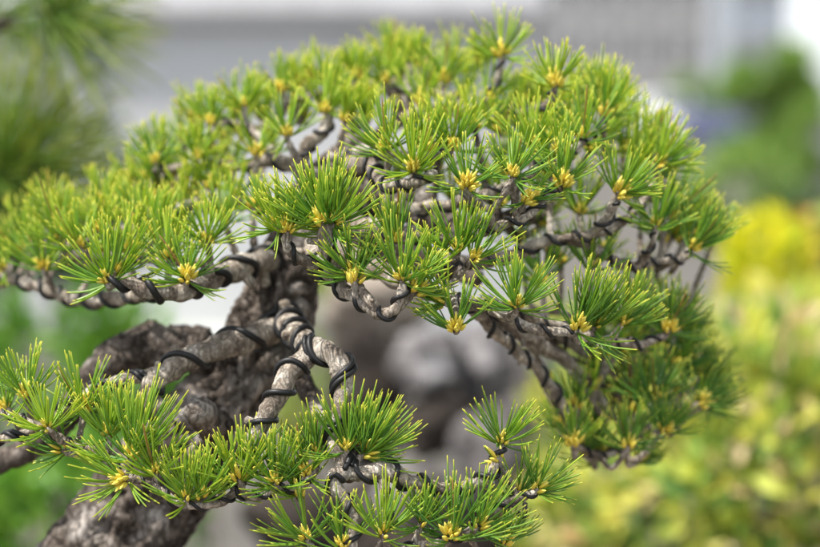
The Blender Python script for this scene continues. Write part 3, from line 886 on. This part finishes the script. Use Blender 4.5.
# name -> points (x, y, depth cm, radius), wire: (radius, pitch in radii, first share, strands) or None
BR = [
    ('low left limb', [(290, 312, 9, 15), (276, 328, 6.2, 14.5), (250, 338, 4.5, 13.5), (210, 350, 3.6, 13), (175, 366, 3, 12), (150, 390, 2.8, 10), (160, 412, 2.6, 9), (172, 430, 2.6, 6)], (3.6, 7.5, 0.02, 1)),
    ('fork', [(168, 370, 3, 11), (140, 378, 3, 9), (112, 382, 3, 8), (80, 398, 3, 7), (50, 420, 2.5, 6), (18, 436, 2, 6), (-20, 440, 2, 5)], (3.4, 8, 0.1, 2)),
    ('dead limb', [(250, 385, 8, 26), (215, 358, 7.5, 25), (176, 346, 7.5, 24), (132, 350, 7.8, 23), (96, 374, 8, 19), (66, 418, 8, 15), (30, 448, 8, 14), (-30, 474, 8, 14)], None),
    ('old root limb', [(276, 338, 8.5, 22), (296, 372, 6, 16), (316, 404, 4.6, 13), (334, 440, 3, 11), (350, 478, 1.4, 9)], None),
    ('stub', [(215, 430, 5, 18), (202, 414, 3.6, 15), (196, 412, 2.8, 13)], None),
    ('front fork left', [(290, 300, 9.5, 15), (286, 316, 6.5, 14), (297, 335, 3.6, 12.5), (311, 351, 2, 11.5), (292, 370, 1.2, 11), (279, 394, .8, 10), (264, 420, .5, 9.5), (251, 444, .4, 9), (243, 468, .3, 7.5), (236, 490, .2, 6)], (3.3, 3.9, 0.1, 1)),
    ('front fork right', [(306, 349, 2, 12), (330, 352, 1.2, 11.5), (341, 371, .9, 11), (343, 394, .6, 8.5), (337, 420, .4, 8), (336, 446, .3, 8), (346, 468, .2, 9)], (3.2, 7, 0.05, 2)),
    ('low right twig', [(334, 466, .2, 8), (356, 472, .1, 9), (384, 471, 0, 9), (408, 480, -.1, 7), (432, 486, -.1, 6.5), (455, 489, -.1, 6), (474, 485, -.1, 5.5), (488, 474, -.1, 5), (496, 464, -.1, 4.5), (501, 448, 0, 3.5)], (3.0, 5.4, 0.05, 1)),
    ('low middle twig', [(350, 470, .1, 8), (333, 476, -.1, 8), (336, 488, -.3, 7), (346, 502, -.5, 6), (353, 520, -.7, 5.5), (352, 560, -.8, 5)], (2.9, 6, 0.1, 1)),
    ('hanging spur', [(383, 472, 0, 8), (384, 486, -.2, 6), (386, 500, -.4, 5), (390, 520, -.8, 4)], (2.2, 8, 0.0, 1)),
    ('low left twig', [(240, 482, .2, 6), (228, 498, 0, 5.5), (205, 506, -.6, 5), (180, 503, -.8, 5), (150, 484, -.2, 5), (120, 470, .3, 5), (94, 450, .6, 5), (68, 442, .8, 5), (36, 424, 1, 4.5), (0, 412, 1.6, 4)], (2.3, 9, 0.05, 1)),
    ('wired spur', [(236, 490, .2, 6), (258, 497, -.1, 5), (278, 488, -.2, 5), (300, 486, 0, 4), (318, 466, .3, 4)], (2.6, 7, 0.0, 1)),
    ('bottom twig', [(350, 575, -.8, 6), (384, 552, -.8, 6), (430, 545, -.8, 6), (466, 534, -.7, 5.5), (494, 511, -.3, 5), (516, 498, .1, 4.5), (536, 492, .1, 4)], (2.4, 9, 0.2, 1)),
    ('left pad limb', [(284, 258, 8, 16), (252, 264, 6, 14), (222, 274, 4.4, 12), (192, 288, 3, 10), (168, 292, 2.3, 9), (146, 290, 2, 9), (128, 282, 2, 7), (110, 284, 2, 6)], (4.0, 5.5, 0.1, 1)),
    ('left pad back', [(175, 290, 3, 10), (130, 296, 5.5, 10), (80, 300, 7.6, 9), (36, 286, 9, 8), (-20, 272, 10.5, 7)], (3.2, 7, 0.1, 1)),
    ('left pad upper', [(300, 222, 8, 13), (262, 206, 8, 11), (222, 204, 8, 10), (188, 206, 8, 9), (150, 222, 8, 8), (100, 238, 8, 6), (50, 248, 9, 5)], (3.0, 8, 0.1, 1)),
    ('left pad middle', [(222, 274, 4.4, 8), (196, 262, 4.2, 7), (160, 262, 4.4, 6), (120, 256, 5, 5), (80, 256, 6, 5)], (2.6, 8, 0.2, 1)),
    ('heavy limb', [(300, 222, 8.6, 26), (336, 200, 8.6, 25), (376, 196, 8.6, 24), (412, 206, 8.4, 22), (450, 226, 8, 15), (486, 226, 7.6, 11), (520, 214, 7, 8)], None),
    ('heavy limb', [(306, 236, 8.4, 24), (350, 244, 8.4, 20), (392, 248, 8.2, 16), (432, 262, 7.8, 12), (480, 280, 7, 9)], None),
    ('upper left limb', [(312, 200, 9, 14), (300, 172, 8.8, 13), (276, 160, 8.8, 11), (246, 166, 9, 8), (214, 165, 9.2, 7), (184, 167, 9.4, 6), (154, 170, 9.6, 5)], (3.0, 7, 0.05, 1)),
    ('upper left riser', [(300, 168, 8.8, 10), (306, 148, 8.4, 10), (322, 134, 8.2, 9), (330, 116, 8.2, 6)], (3.0, 6, 0.1, 1)),
    ('upper left spray', [(278, 160, 8.8, 8), (262, 140, 9, 6), (246, 126, 9.4, 5), (228, 122, 9.6, 4), (212, 126, 9.6, 4)], (2.4, 8, 0.2, 1)),
    ('top back limb', [(340, 160, 9.5, 12), (352, 130, 10.5, 9), (345, 100, 11, 7), (330, 92, 11.3, 5), (290, 100, 11.6, 4)], (2.6, 7, 0.1, 1)),
    ('pale front limb', [(318, 178, 8.5, 15), (346, 164, 6, 14), (372, 168, 4.6, 12), (384, 184, 3.2, 9), (402, 184, 2.4, 8), (420, 181, 2, 7), (436, 172, 2.4, 5)], (3.0, 5, 0.0, 1)),
    ('pale front limb', [(346, 164, 6, 12), (366, 150, 5, 9), (392, 154, 4, 7), (424, 156, 3.6, 6), (452, 154, 3.4, 5)], (2.6, 7, 0.1, 1)),
    ('top right limb', [(352, 156, 9.8, 12), (384, 130, 10, 10), (414, 116, 9.8, 9), (446, 106, 9.6, 9), (474, 110, 9, 8), (496, 108, 8.6, 7), (524, 112, 7.4, 6), (546, 104, 6.2, 5), (556, 92, 5.8, 4)], (3.0, 6, 0.1, 1)),
    ('top right riser', [(482, 110, 9, 7), (492, 92, 8.4, 5), (498, 76, 8.2, 4.5), (502, 60, 8.1, 3.5)], (2.4, 9, 0.1, 1)),
    ('top riser', [(446, 106, 9.6, 8), (440, 94, 10, 6), (414, 90, 10.8, 5), (388, 90, 11, 4)], (2.2, 8, 0.1, 1)),
    ('right mid limb', [(310, 212, 8, 18), (350, 222, 6.4, 15), (396, 232, 4.6, 11), (440, 238, 3.2, 8), (470, 236, 2.4, 7), (490, 229, 2, 6.5), (512, 223, 1.8, 6), (526, 216, 1.7, 6), (539, 206, 1.8, 5), (556, 190, 2, 4)], (2.8, 7, 0.3, 1)),
    ('twin twig', [(490, 229, 2, 5.5), (492, 212, 1.4, 5), (504, 194, 1, 4.5), (513, 178, 1, 4)], None),
    ('twin twig', [(492, 212, 1.4, 5), (480, 202, 1.1, 4.5), (468, 190, 1, 4)], None),
    ('right upper limb', [(396, 210, 6, 12), (440, 206, 5, 9), (480, 196, 4.4, 8), (520, 180, 4, 7), (552, 160, 3.8, 6), (580, 145, 4, 5), (604, 124, 6, 4)], (2.6, 7, 0.1, 1)),
    ('right pad limb', [(380, 236, 6.5, 14), (430, 256, 6, 11), (480, 262, 5.4, 9), (517, 253, 5, 8), (553, 239, 4.6, 7.5), (586, 236, 4.2, 7), (608, 217, 3.6, 6), (618, 200, 3.2, 5)], (2.8, 7, 0.2, 1)),
    ('right pad back', [(566, 238, 4.6, 7), (598, 250, 5.2, 7), (626, 267, 5.6, 7), (648, 262, 5.8, 7), (676, 260, 6, 6), (692, 254, 6, 4)], (2.8, 6, 0.1, 1)),
    ('right pad riser', [(588, 236, 4.4, 6), (620, 224, 5, 6), (644, 200, 5.6, 5), (656, 174, 6, 4)], (2.4, 7, 0.1, 1)),
    ('right pad spur', [(640, 264, 5.7, 6), (650, 248, 5.2, 5), (656, 232, 5, 4)], (2.4, 7, 0.0, 1)),
    ('right low limb', [(330, 246, 6, 18), (380, 272, 4.4, 14), (430, 292, 3, 11), (468, 304, 2, 9), (495, 312, 1.5, 8), (520, 324, 1.3, 7), (545, 331, 1.3, 6.5), (572, 333, 1.4, 5)], (2.6, 7, 0.35, 1)),
    ('right low back', [(480, 308, 3, 9), (520, 314, 3.6, 8), (556, 326, 4, 7.5), (588, 338, 4.6, 7), (613, 342, 5, 6.5), (640, 344, 5.6, 6), (664, 336, 6, 5)], (2.6, 7, 0.1, 1)),
    ('sweeping twig', [(470, 305, 4, 9), (502, 338, 5, 8.5), (537, 369, 5.6, 8), (560, 400, 6, 7), (572, 424, 6, 6), (576, 444, 6, 5), (600, 455, 6.2, 4), (628, 450, 6.4, 4)], (2.8, 7, 0.1, 1)),
    ('sweeping twig', [(478, 306, 4.5, 9), (528, 336, 5.6, 9), (568, 362, 6.4, 8), (594, 388, 7, 7), (612, 416, 7, 6), (634, 440, 6.8, 5)], None),
    ('sweeping twig', [(482, 302, 5, 9), (540, 326, 6, 9), (584, 352, 7, 8), (622, 380, 7.4, 7), (652, 398, 7.6, 6), (690, 408, 8.4, 4)], (2.6, 12, 0.2, 1)),
    ('sweeping twig', [(540, 330, 6.5, 8), (580, 372, 7.4, 7), (622, 398, 8, 6), (650, 428, 7.4, 5), (664, 434, 7, 4)], None),
    ('looped twig', [(312, 246, 5, 10), (326, 268, 2, 8), (338, 284, .8, 7), (352, 296, .2, 6), (368, 307, -.3, 5.5), (382, 315, -.6, 5.5), (395, 310, -.8, 5), (400, 298, -.7, 5), (402, 284, -.6, 4.5)], (2.6, 6, 0.2, 1)),
    ('looped twig', [(380, 314, -.5, 5), (372, 302, -.6, 4.5), (362, 290, -.4, 4.5), (353, 276, 0, 4)], None),
    ('short twig', [(318, 264, 1.6, 6), (308, 263, .9, 5.5), (295, 256, .5, 5), (286, 244, .3, 4.5), (286, 232, .2, 4)], (2.4, 8, 0.0, 1)),
    ('stout twig', [(340, 280, 1.2, 7), (332, 262, .4, 7.5), (327, 244, .2, 8), (326, 226, .2, 8)], (2.6, 9, 0.0, 1)),
    ('middle twig', [(396, 262, 3, 7), (428, 268, 1.8, 6), (446, 272, 1.2, 5), (456, 258, 1, 4)], (2.2, 8, 0.1, 1)),
    ('middle twig', [(440, 276, 1.6, 5), (452, 296, .6, 4.5), (456, 314, -.2, 4), (456, 328, -.5, 3.5)], None),
    ('middle twig', [(490, 312, 1.2, 5), (506, 316, .6, 5), (516, 311, .2, 4)], None),
]

bonsai = empty('bonsai_pine', T(86, 640, 9))
BO = np.array(bonsai.location)
tag(bonsai, 'old pine bonsai with bright green needle tufts, yellow buds and black wire on grey branches', 'bonsai')



def rough_old(q):
    # plates that run along the wood (it leans to the right), with sharp fissures between
    a = noise.noise(Vector(q) * 38)
    al = (q[0] * .55 + q[2] * .83)
    f = Vector(((q[0] * .83 - q[2] * .55) * 125 + a * 1.5, q[1] * 125, al * 24))
    b = abs(noise.noise(f))
    c = noise.noise(Vector(q) * 330)
    return 1 + .09 * a + .24 * min(.2, b) / .2 - .17 + .05 * c


def rough_young(q):
    return 1 + .12 * noise.noise(Vector(q) * 95) + .09 * noise.noise(Vector(q) * 240) + .04 * noise.noise(Vector(q) * 700)


mb = MB()
tp = catmull(TRUNK, 0.0016)
tube(mb, tp[:, :3], tp[:, 3], 72, rough_old)
for ang in (0.4, 1.7, 2.9, 4.2, 5.4):                        # root flare
    b = np.array(BO)
    e = b + np.array([math.cos(ang) * .10, math.sin(ang) * .09, -.012])
    rp = catmull([(*(b + np.array([0, 0, .03])), .035), (*((b + e) / 2 + np.array([0, 0, .012])), .022), (*e, .008)], .003)
    tube(mb, rp[:, :3], rp[:, 3], 18, rough_old)
link('trunk', mb.mesh('trunk', True, BO), bonsai, M['old_bark'])

THICK = ('low left limb', 'dead limb', 'stub', 'heavy limb', 'front fork left', 'front fork right', 'left pad limb', 'looped twig', 'short twig', 'stout twig', 'low right twig', 'low middle twig')
for q in range(8):                                            # more fine bare twigs fanning out under the right pad
    u_ = q / 7 + rng0.uniform(-.06, .06)
    x1, y1 = 585 + 105 * (1 - u_) + rng0.uniform(-8, 8), 360 + 82 * u_ + rng0.uniform(-8, 8)
    z0, z1 = rng0.uniform(4.5, 7), rng0.uniform(6, 10)
    x0, y0 = 478 + rng0.uniform(-8, 30), 303 + rng0.uniform(0, 12)
    BR.append(('sweeping twig', [(x0, y0, z0, 5), (x0 * .62 + x1 * .38 + rng0.uniform(-14, 10), y0 * .66 + y1 * .34 + rng0.uniform(-14, 14), z0 * .6 + z1 * .4, 4.5),
                                 (x0 * .3 + x1 * .7 + rng0.uniform(-13, 13), y0 * .34 + y1 * .66 + rng0.uniform(-15, 15), z1, 4), (x1, y1, z1, 3)], (1.8, 11, 0.3, 1) if q == 2 else None))
curves = [catmull(row([(x, y, cm + (max(0, x - 500) / 55 if nm == 'sweeping twig' else 0), r * (1 if nm in THICK else .74)) for x, y, cm, r in pts]), 0.0011) for nm, pts, _ in BR]
wood = [MB() for _ in BR]
allp = np.concatenate([c[:, :3] for c in curves])
own = np.concatenate([np.full(len(c), i) for i, c in enumerate(curves)])
rads = np.concatenate([c[:, 3] for c in curves])
for (nm, pts, wire), c, w in zip(BR, curves, wood):
    rad = c[:, 3].copy()
    s = np.cumsum(np.r_[0, np.linalg.norm(np.diff(c[:, :3], axis=0), axis=1)])
    ph = rngw.random() * 6
    wob = np.array([noise.noise(Vector((q * 75, ph, 0))) + .6 * noise.noise(Vector((q * 210, ph, 3))) for q in s])
    calm = nm in ('dead limb', 'stub', 'heavy limb', 'low left limb', 'front fork left', 'front fork right', 'old root limb')
    rad = rad * (1 + (.08 if calm else .24) * wob)
    c[:, 3] = rad
    knots = 1 + .05 * np.sin(s * 1500 + 2 * np.sin(s * 300)) * (rad < .0045) + .10 * np.maximum(0, np.sin(s * 420 + ph)) ** 4 + .05 * np.sin(s * 190 + ph * 2)
    c[:, :3] += np.stack([np.sin(s * 230 + ph), np.sin(s * 190 + ph * 1.7), np.sin(s * 260 + ph * .6)], 1) * (rad * (.06 if calm else .16))[:, None]
    tube(w, c[:, :3], rad * knots, 22 if nm in ('dead limb', 'stub', 'heavy limb', 'old root limb') else 14, rough_old if nm in ('dead limb', 'stub', 'heavy limb', 'old root limb') else rough_young)


for (nm, pts, wire), c, w in zip(BR, curves, wood):             # cut stubs and pruning scars along the branches
    if nm in ('dead limb', 'heavy limb', 'stub', 'old root limb'):
        continue
    _, u, v = frames(c[:, :3])
    for k in range(max(1, int(len(c) / 42))):
        i = int(rngw.integers(3, len(c) - 3))
        a = rngw.uniform(0, 6.28)
        d = unit(math.cos(a) * u[i] + math.sin(a) * v[i] + rngw.normal(size=3) * .3)
        r = c[i, 3]
        L = r * rngw.uniform(1.25, 2.3)
        tube(w, np.array([c[i, :3], c[i, :3] + d * L * .6, c[i, :3] + d * L]), np.array([r * .62, r * .45, r * .42]), 9, rough_young)


def twig_to(base, w, i):
    """join the foot of a tuft to the nearest wood"""
    foot = base - w * 0.001
    q = foot - w * .012 - np.array([0, 0, .006])
    d = np.linalg.norm(allp - q, axis=1) - rads * .5
    k = int(np.argmin(d))
    a = allp[k]
    span = np.linalg.norm(foot - a)
    if span < 0.002:
        return
    mid = a * .45 + foot * .55 - w * span * .22 + np.array([0, 0, -.12 * span])
    r0 = min(max(rads[k] * .75, .0016), .0032)
    c = catmull([(*a, r0), (*mid, max(.0017, r0 * .8)), (*foot, .0019), (*(foot + w * .003), .0015)], .001)
    tube(wood[own[k]], c[:, :3], c[:, 3] * (1 + .12 * np.sin(np.arange(len(c)) * 1.4)), 9, rough_young)


rngt = np.random.default_rng(77)
tuft_list = [(x, y, cm, a, tl, L, nf, sp, nb) for x, y, cm, a, tl, L, nf, sp, nb in TUFTS]
# the tufts that show largest are parts of their own, the rest go into one mass with the back tufts
order = sorted(range(len(tuft_list)), key=lambda i: -(tuft_list[i][5] * tuft_list[i][6] ** .5) / (1 + .04 * max(0, tuft_list[i][2])))
single = set(order[:98])
mass, mass_buds = MB(), MB()
for i, (x, y, cm, a, tl, L, nf, sp, nb) in enumerate(tuft_list):
    w = axis_of(a + rngt.normal() * 5, tl + rngt.uniform(2, 18))
    sp += 5
    b = T(x, y, cm) - w * L * PX * .12
    if cm >= 3.5:
        L *= rngt.uniform(1.0, 1.28)
    tone = (0.72 if y < 135 else 0.62 if x < 300 and y < 300 else 0.08 if x > 590 and y > 300 else 0.25 if x > 500 and y > 210 else 0.5 if y < 175 else 0.38 if y > 380 else 0.28) + .13 + rngt.normal() * .14  # shaded lower right darker, sunlit tops yellower: light partly put into the colour
    tone = min(1, max(0, tone))
    vs, fs, ts = tuft_needles(rngt, b, w, L * PX, max(4, int(nf * rngt.uniform(.85, 1.1))), sp)
    twig_to(b, w, i)
    if i in single:
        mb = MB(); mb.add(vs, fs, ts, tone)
        o = link('needle_tuft', mb.mesh('needle_tuft', True, b), bonsai, M['needle'], b - BO)
        mb = MB(); tuft_buds(mb, rngt, b, w, L * PX, nb)
        link('bud_cluster', mb.mesh('bud_cluster', True, b), o, M['bud'])
    else:
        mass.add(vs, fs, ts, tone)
        tuft_buds(mass_buds, rngt, b, w, L * PX, nb)
for x, y, cm, a, L in BACK:
    w = axis_of(a + rngt.normal() * 10, rngt.uniform(0, 22))
    if x > 585 and y > 310:
        x, cm = x - 6, cm + .5
    b = T(x, y, cm) - w * L * PX * .1
    tone = min(1, max(0, (0.72 if y < 135 else 0.62 if x < 300 else 0.08 if y > 300 else 0.3 if y > 200 else 0.55) + .12 + rngt.normal() * .14))  # back tufts too: shade painted into the low right, sun into upper pads
    mass.add(*tuft_needles(rngt, b, w, L * PX * rngt.uniform(.95, 1.35), rngt.integers(9, 15), 66, clear=False), tone)
    tuft_buds(mass_buds, rngt, b, w, L * PX, 4)
    twig_to(b, w, 0)
o = link('needle_mass', mass.mesh('needle_mass', True, BO), bonsai, M['needle'])
o['kind'] = 'stuff'
o2 = link('bud_mass', mass_buds.mesh('bud_mass', True, BO), o, M['bud'])
o2['kind'] = 'stuff'

for (nm, pts, wire), c, w in zip(BR, curves, wood):
    old = nm in ('dead limb', 'stub', 'heavy limb', 'old root limb')
    o = link('branch', w.mesh('branch', True, BO), bonsai, M['old_bark'] if old else M['young_bark'])
    if nm == 'dead limb':
        o['label'] = 'thick rough brown dead limb'
    if wire:
        wr, pitch, first, strands = wire
        wr *= PX * (.95 if nm in THICK else .8)
        pitch *= .85
        c2 = c[int(len(c) * first):]
        path, rad = c2[:, :3], c2[:, 3]
        seg = np.linalg.norm(np.diff(path, axis=0), axis=1)
        _, u, v = frames(path)
        turn = np.r_[0, np.cumsum(2 * math.pi * seg / (pitch * (rad[:-1] + .9 * wr) * .62 + 2.2 * wr))]
        mb = MB()
        start = rngw.random() * 6.28
        fine = np.linspace(0, len(path) - 1, int(len(path) * 2.2))
        idx = np.arange(len(path))
        for k in range(strands):
            tt = np.interp(fine, idx, turn) + start + k * (2.6 * wr / (rad.mean() * 1.0 + wr)) * 1.2
            pp = np.stack([np.interp(fine, idx, path[:, j]) for j in range(3)], 1)
            uu = np.stack([np.interp(fine, idx, u[:, j]) for j in range(3)], 1)
            vv = np.stack([np.interp(fine, idx, v[:, j]) for j in range(3)], 1)
            rr = np.interp(fine, idx, rad) * 1.02 + wr * .55
            rr = rr * (1 + .05 * np.sin(tt * .37 + start))
            hp = pp + (np.cos(tt)[:, None] * uu + np.sin(tt)[:, None] * vv) * rr[:, None]
            tube(mb, hp, np.full(len(hp), wr), 10)
        if nm == 'bottom twig':                       # the wire's cut end sticks up past the twig
            tube(mb, [T(517, 512, .1), T(524, 518, 0), T(525, 514, -.2), T(525, 503, -.2)], [2.6 * PX] * 4, 10)
        link('wire', mb.mesh('wire', True, BO), o, M['wire'])

# ------------------------------------------------------------------ pot and bench under the pine
pot = empty('bonsai_pot', (BO[0] + .02, BO[1], BO[2] - .085))
tag(pot, 'low brown oval pot that holds the old pine bonsai on a wooden bench', 'pot')
mb = MB()
prof = [(0, 0), (.15, 0), (.165, .02), (.18, .075), (.195, .080), (.195, .092), (.18, .092), (.172, .07), (0, .07)]
vs, fs = [], []
for r, z in prof:
    for j in range(40):
        a = 2 * math.pi * j / 40
        vs.append((math.cos(a) * r * 1.05, math.sin(a) * r * .85, z + .012))
for i in range(len(prof) - 1):
    for j in range(40):
        k = (j + 1) % 40
        fs.append((i * 40 + j, i * 40 + k, (i + 1) * 40 + k, (i + 1) * 40 + j))
mb.add(vs, fs)
link('bowl', mb.mesh('bowl'), pot, M['glaze'])
for sx, sy in ((-1, -1), (-1, 1), (1, -1), (1, 1)):
    f = MB(); f.box((sx * .1, sy * .08, .006), (.04, .03, .012)); link('foot', f.mesh('foot', False), pot, M['glaze'])
mb = MB(); sphere_mesh(mb, (0, 0, .068), (.178, .144, .03), 32, 12, lambda d: 1 + .06 * noise.noise(Vector(d) * 9)); link('soil', mb.mesh('soil'), pot, M['soil'])
bz = BO[2] - .085
bench = empty('display_bench', (0, 1.15, 0))
tag(bench, 'weathered wooden bench under the pot of the old pine bonsai', 'bench')
for i in range(4):
    mb = MB(); mb.box((0, -.24 + .155 * i, bz - .0205), (1.4, .145, .04)); link('plank', mb.mesh('plank', False), bench, M['wood'])
for sx in (-1, 1):
    for sy in (-1, 1):
        mb = MB(); mb.box((sx * .6, sy * .2, (bz - .042) / 2), (.09, .09, bz - .042)); link('leg', mb.mesh('leg', False), bench, M['wood'])

# ------------------------------------------------------------------ the other pine, at the upper left
M['long_needle'] = leaf_mat('long_needle', [(0.0, (0.07, 0.18, 0.03)), (0.5, (0.15, 0.29, 0.035)), (1.0, (0.28, 0.40, 0.04))], tip=(0.45, 0.48, 0.06), rough=0.4, transl=0.35,
                            along=([(0.0, 0.0), (0.6, 0.1), (1.0, 0.8)], (0.8, 0.6, 0.4)))
bp = at(-150, 420, 1.75)
other = empty('black_pine', (bp[0], bp[1], 0))
tag(other, 'second pine with long dark needles at the upper left edge', 'pine')
OB = np.array(other.location)
mb = MB()
c = catmull([(bp[0], bp[1], 0, .06), (bp[0] + .02, bp[1], .6, .05), (*at(-150, 300, 1.75), .03), (*at(-90, 120, 1.72), .016), (*at(-40, 40, 1.7), .010), (*at(10, 20, 1.66), .006)], .01)
tube(mb, c[:, :3] - OB, c[:, 3], 16, rough_old)
c = catmull([(*at(-120, 210, 1.74), .018), (*at(-70, 190, 1.72), .01), (*at(-10, 178, 1.68), .006)], .01)
tube(mb, c[:, :3] - OB, c[:, 3], 12, rough_old)
link('trunk', mb.mesh('trunk'), other, M['old_bark'])
rng2 = np.random.default_rng(5)
for x, y, d, a, tl, L, nf in ((40, 8, 1.66, -22, 12, 112, 40), (24, -30, 1.70, -20, 10, 110, 36), (-8, 178, 1.66, 52, 12, 118, 46), (10, 215, 1.68, 60, 12, 110, 36),
                              (-30, 215, 1.70, 35, 12, 120, 22), (-30, 20, 1.72, 10, 10, 90, 16)):
    w = axis_of(a, tl)
    b = at(x, y, d)
    m_ = K * d
    vs, fs, ts = tuft_needles(rng2, b, w, L * m_ * 1.1, nf, 70, lift=.02, thick=1.3, clear=False)
    mb = MB(); mb.add(vs, fs, ts)
    link('needle_tuft', mb.mesh('needle_tuft', True, OB), other, M['long_needle'])
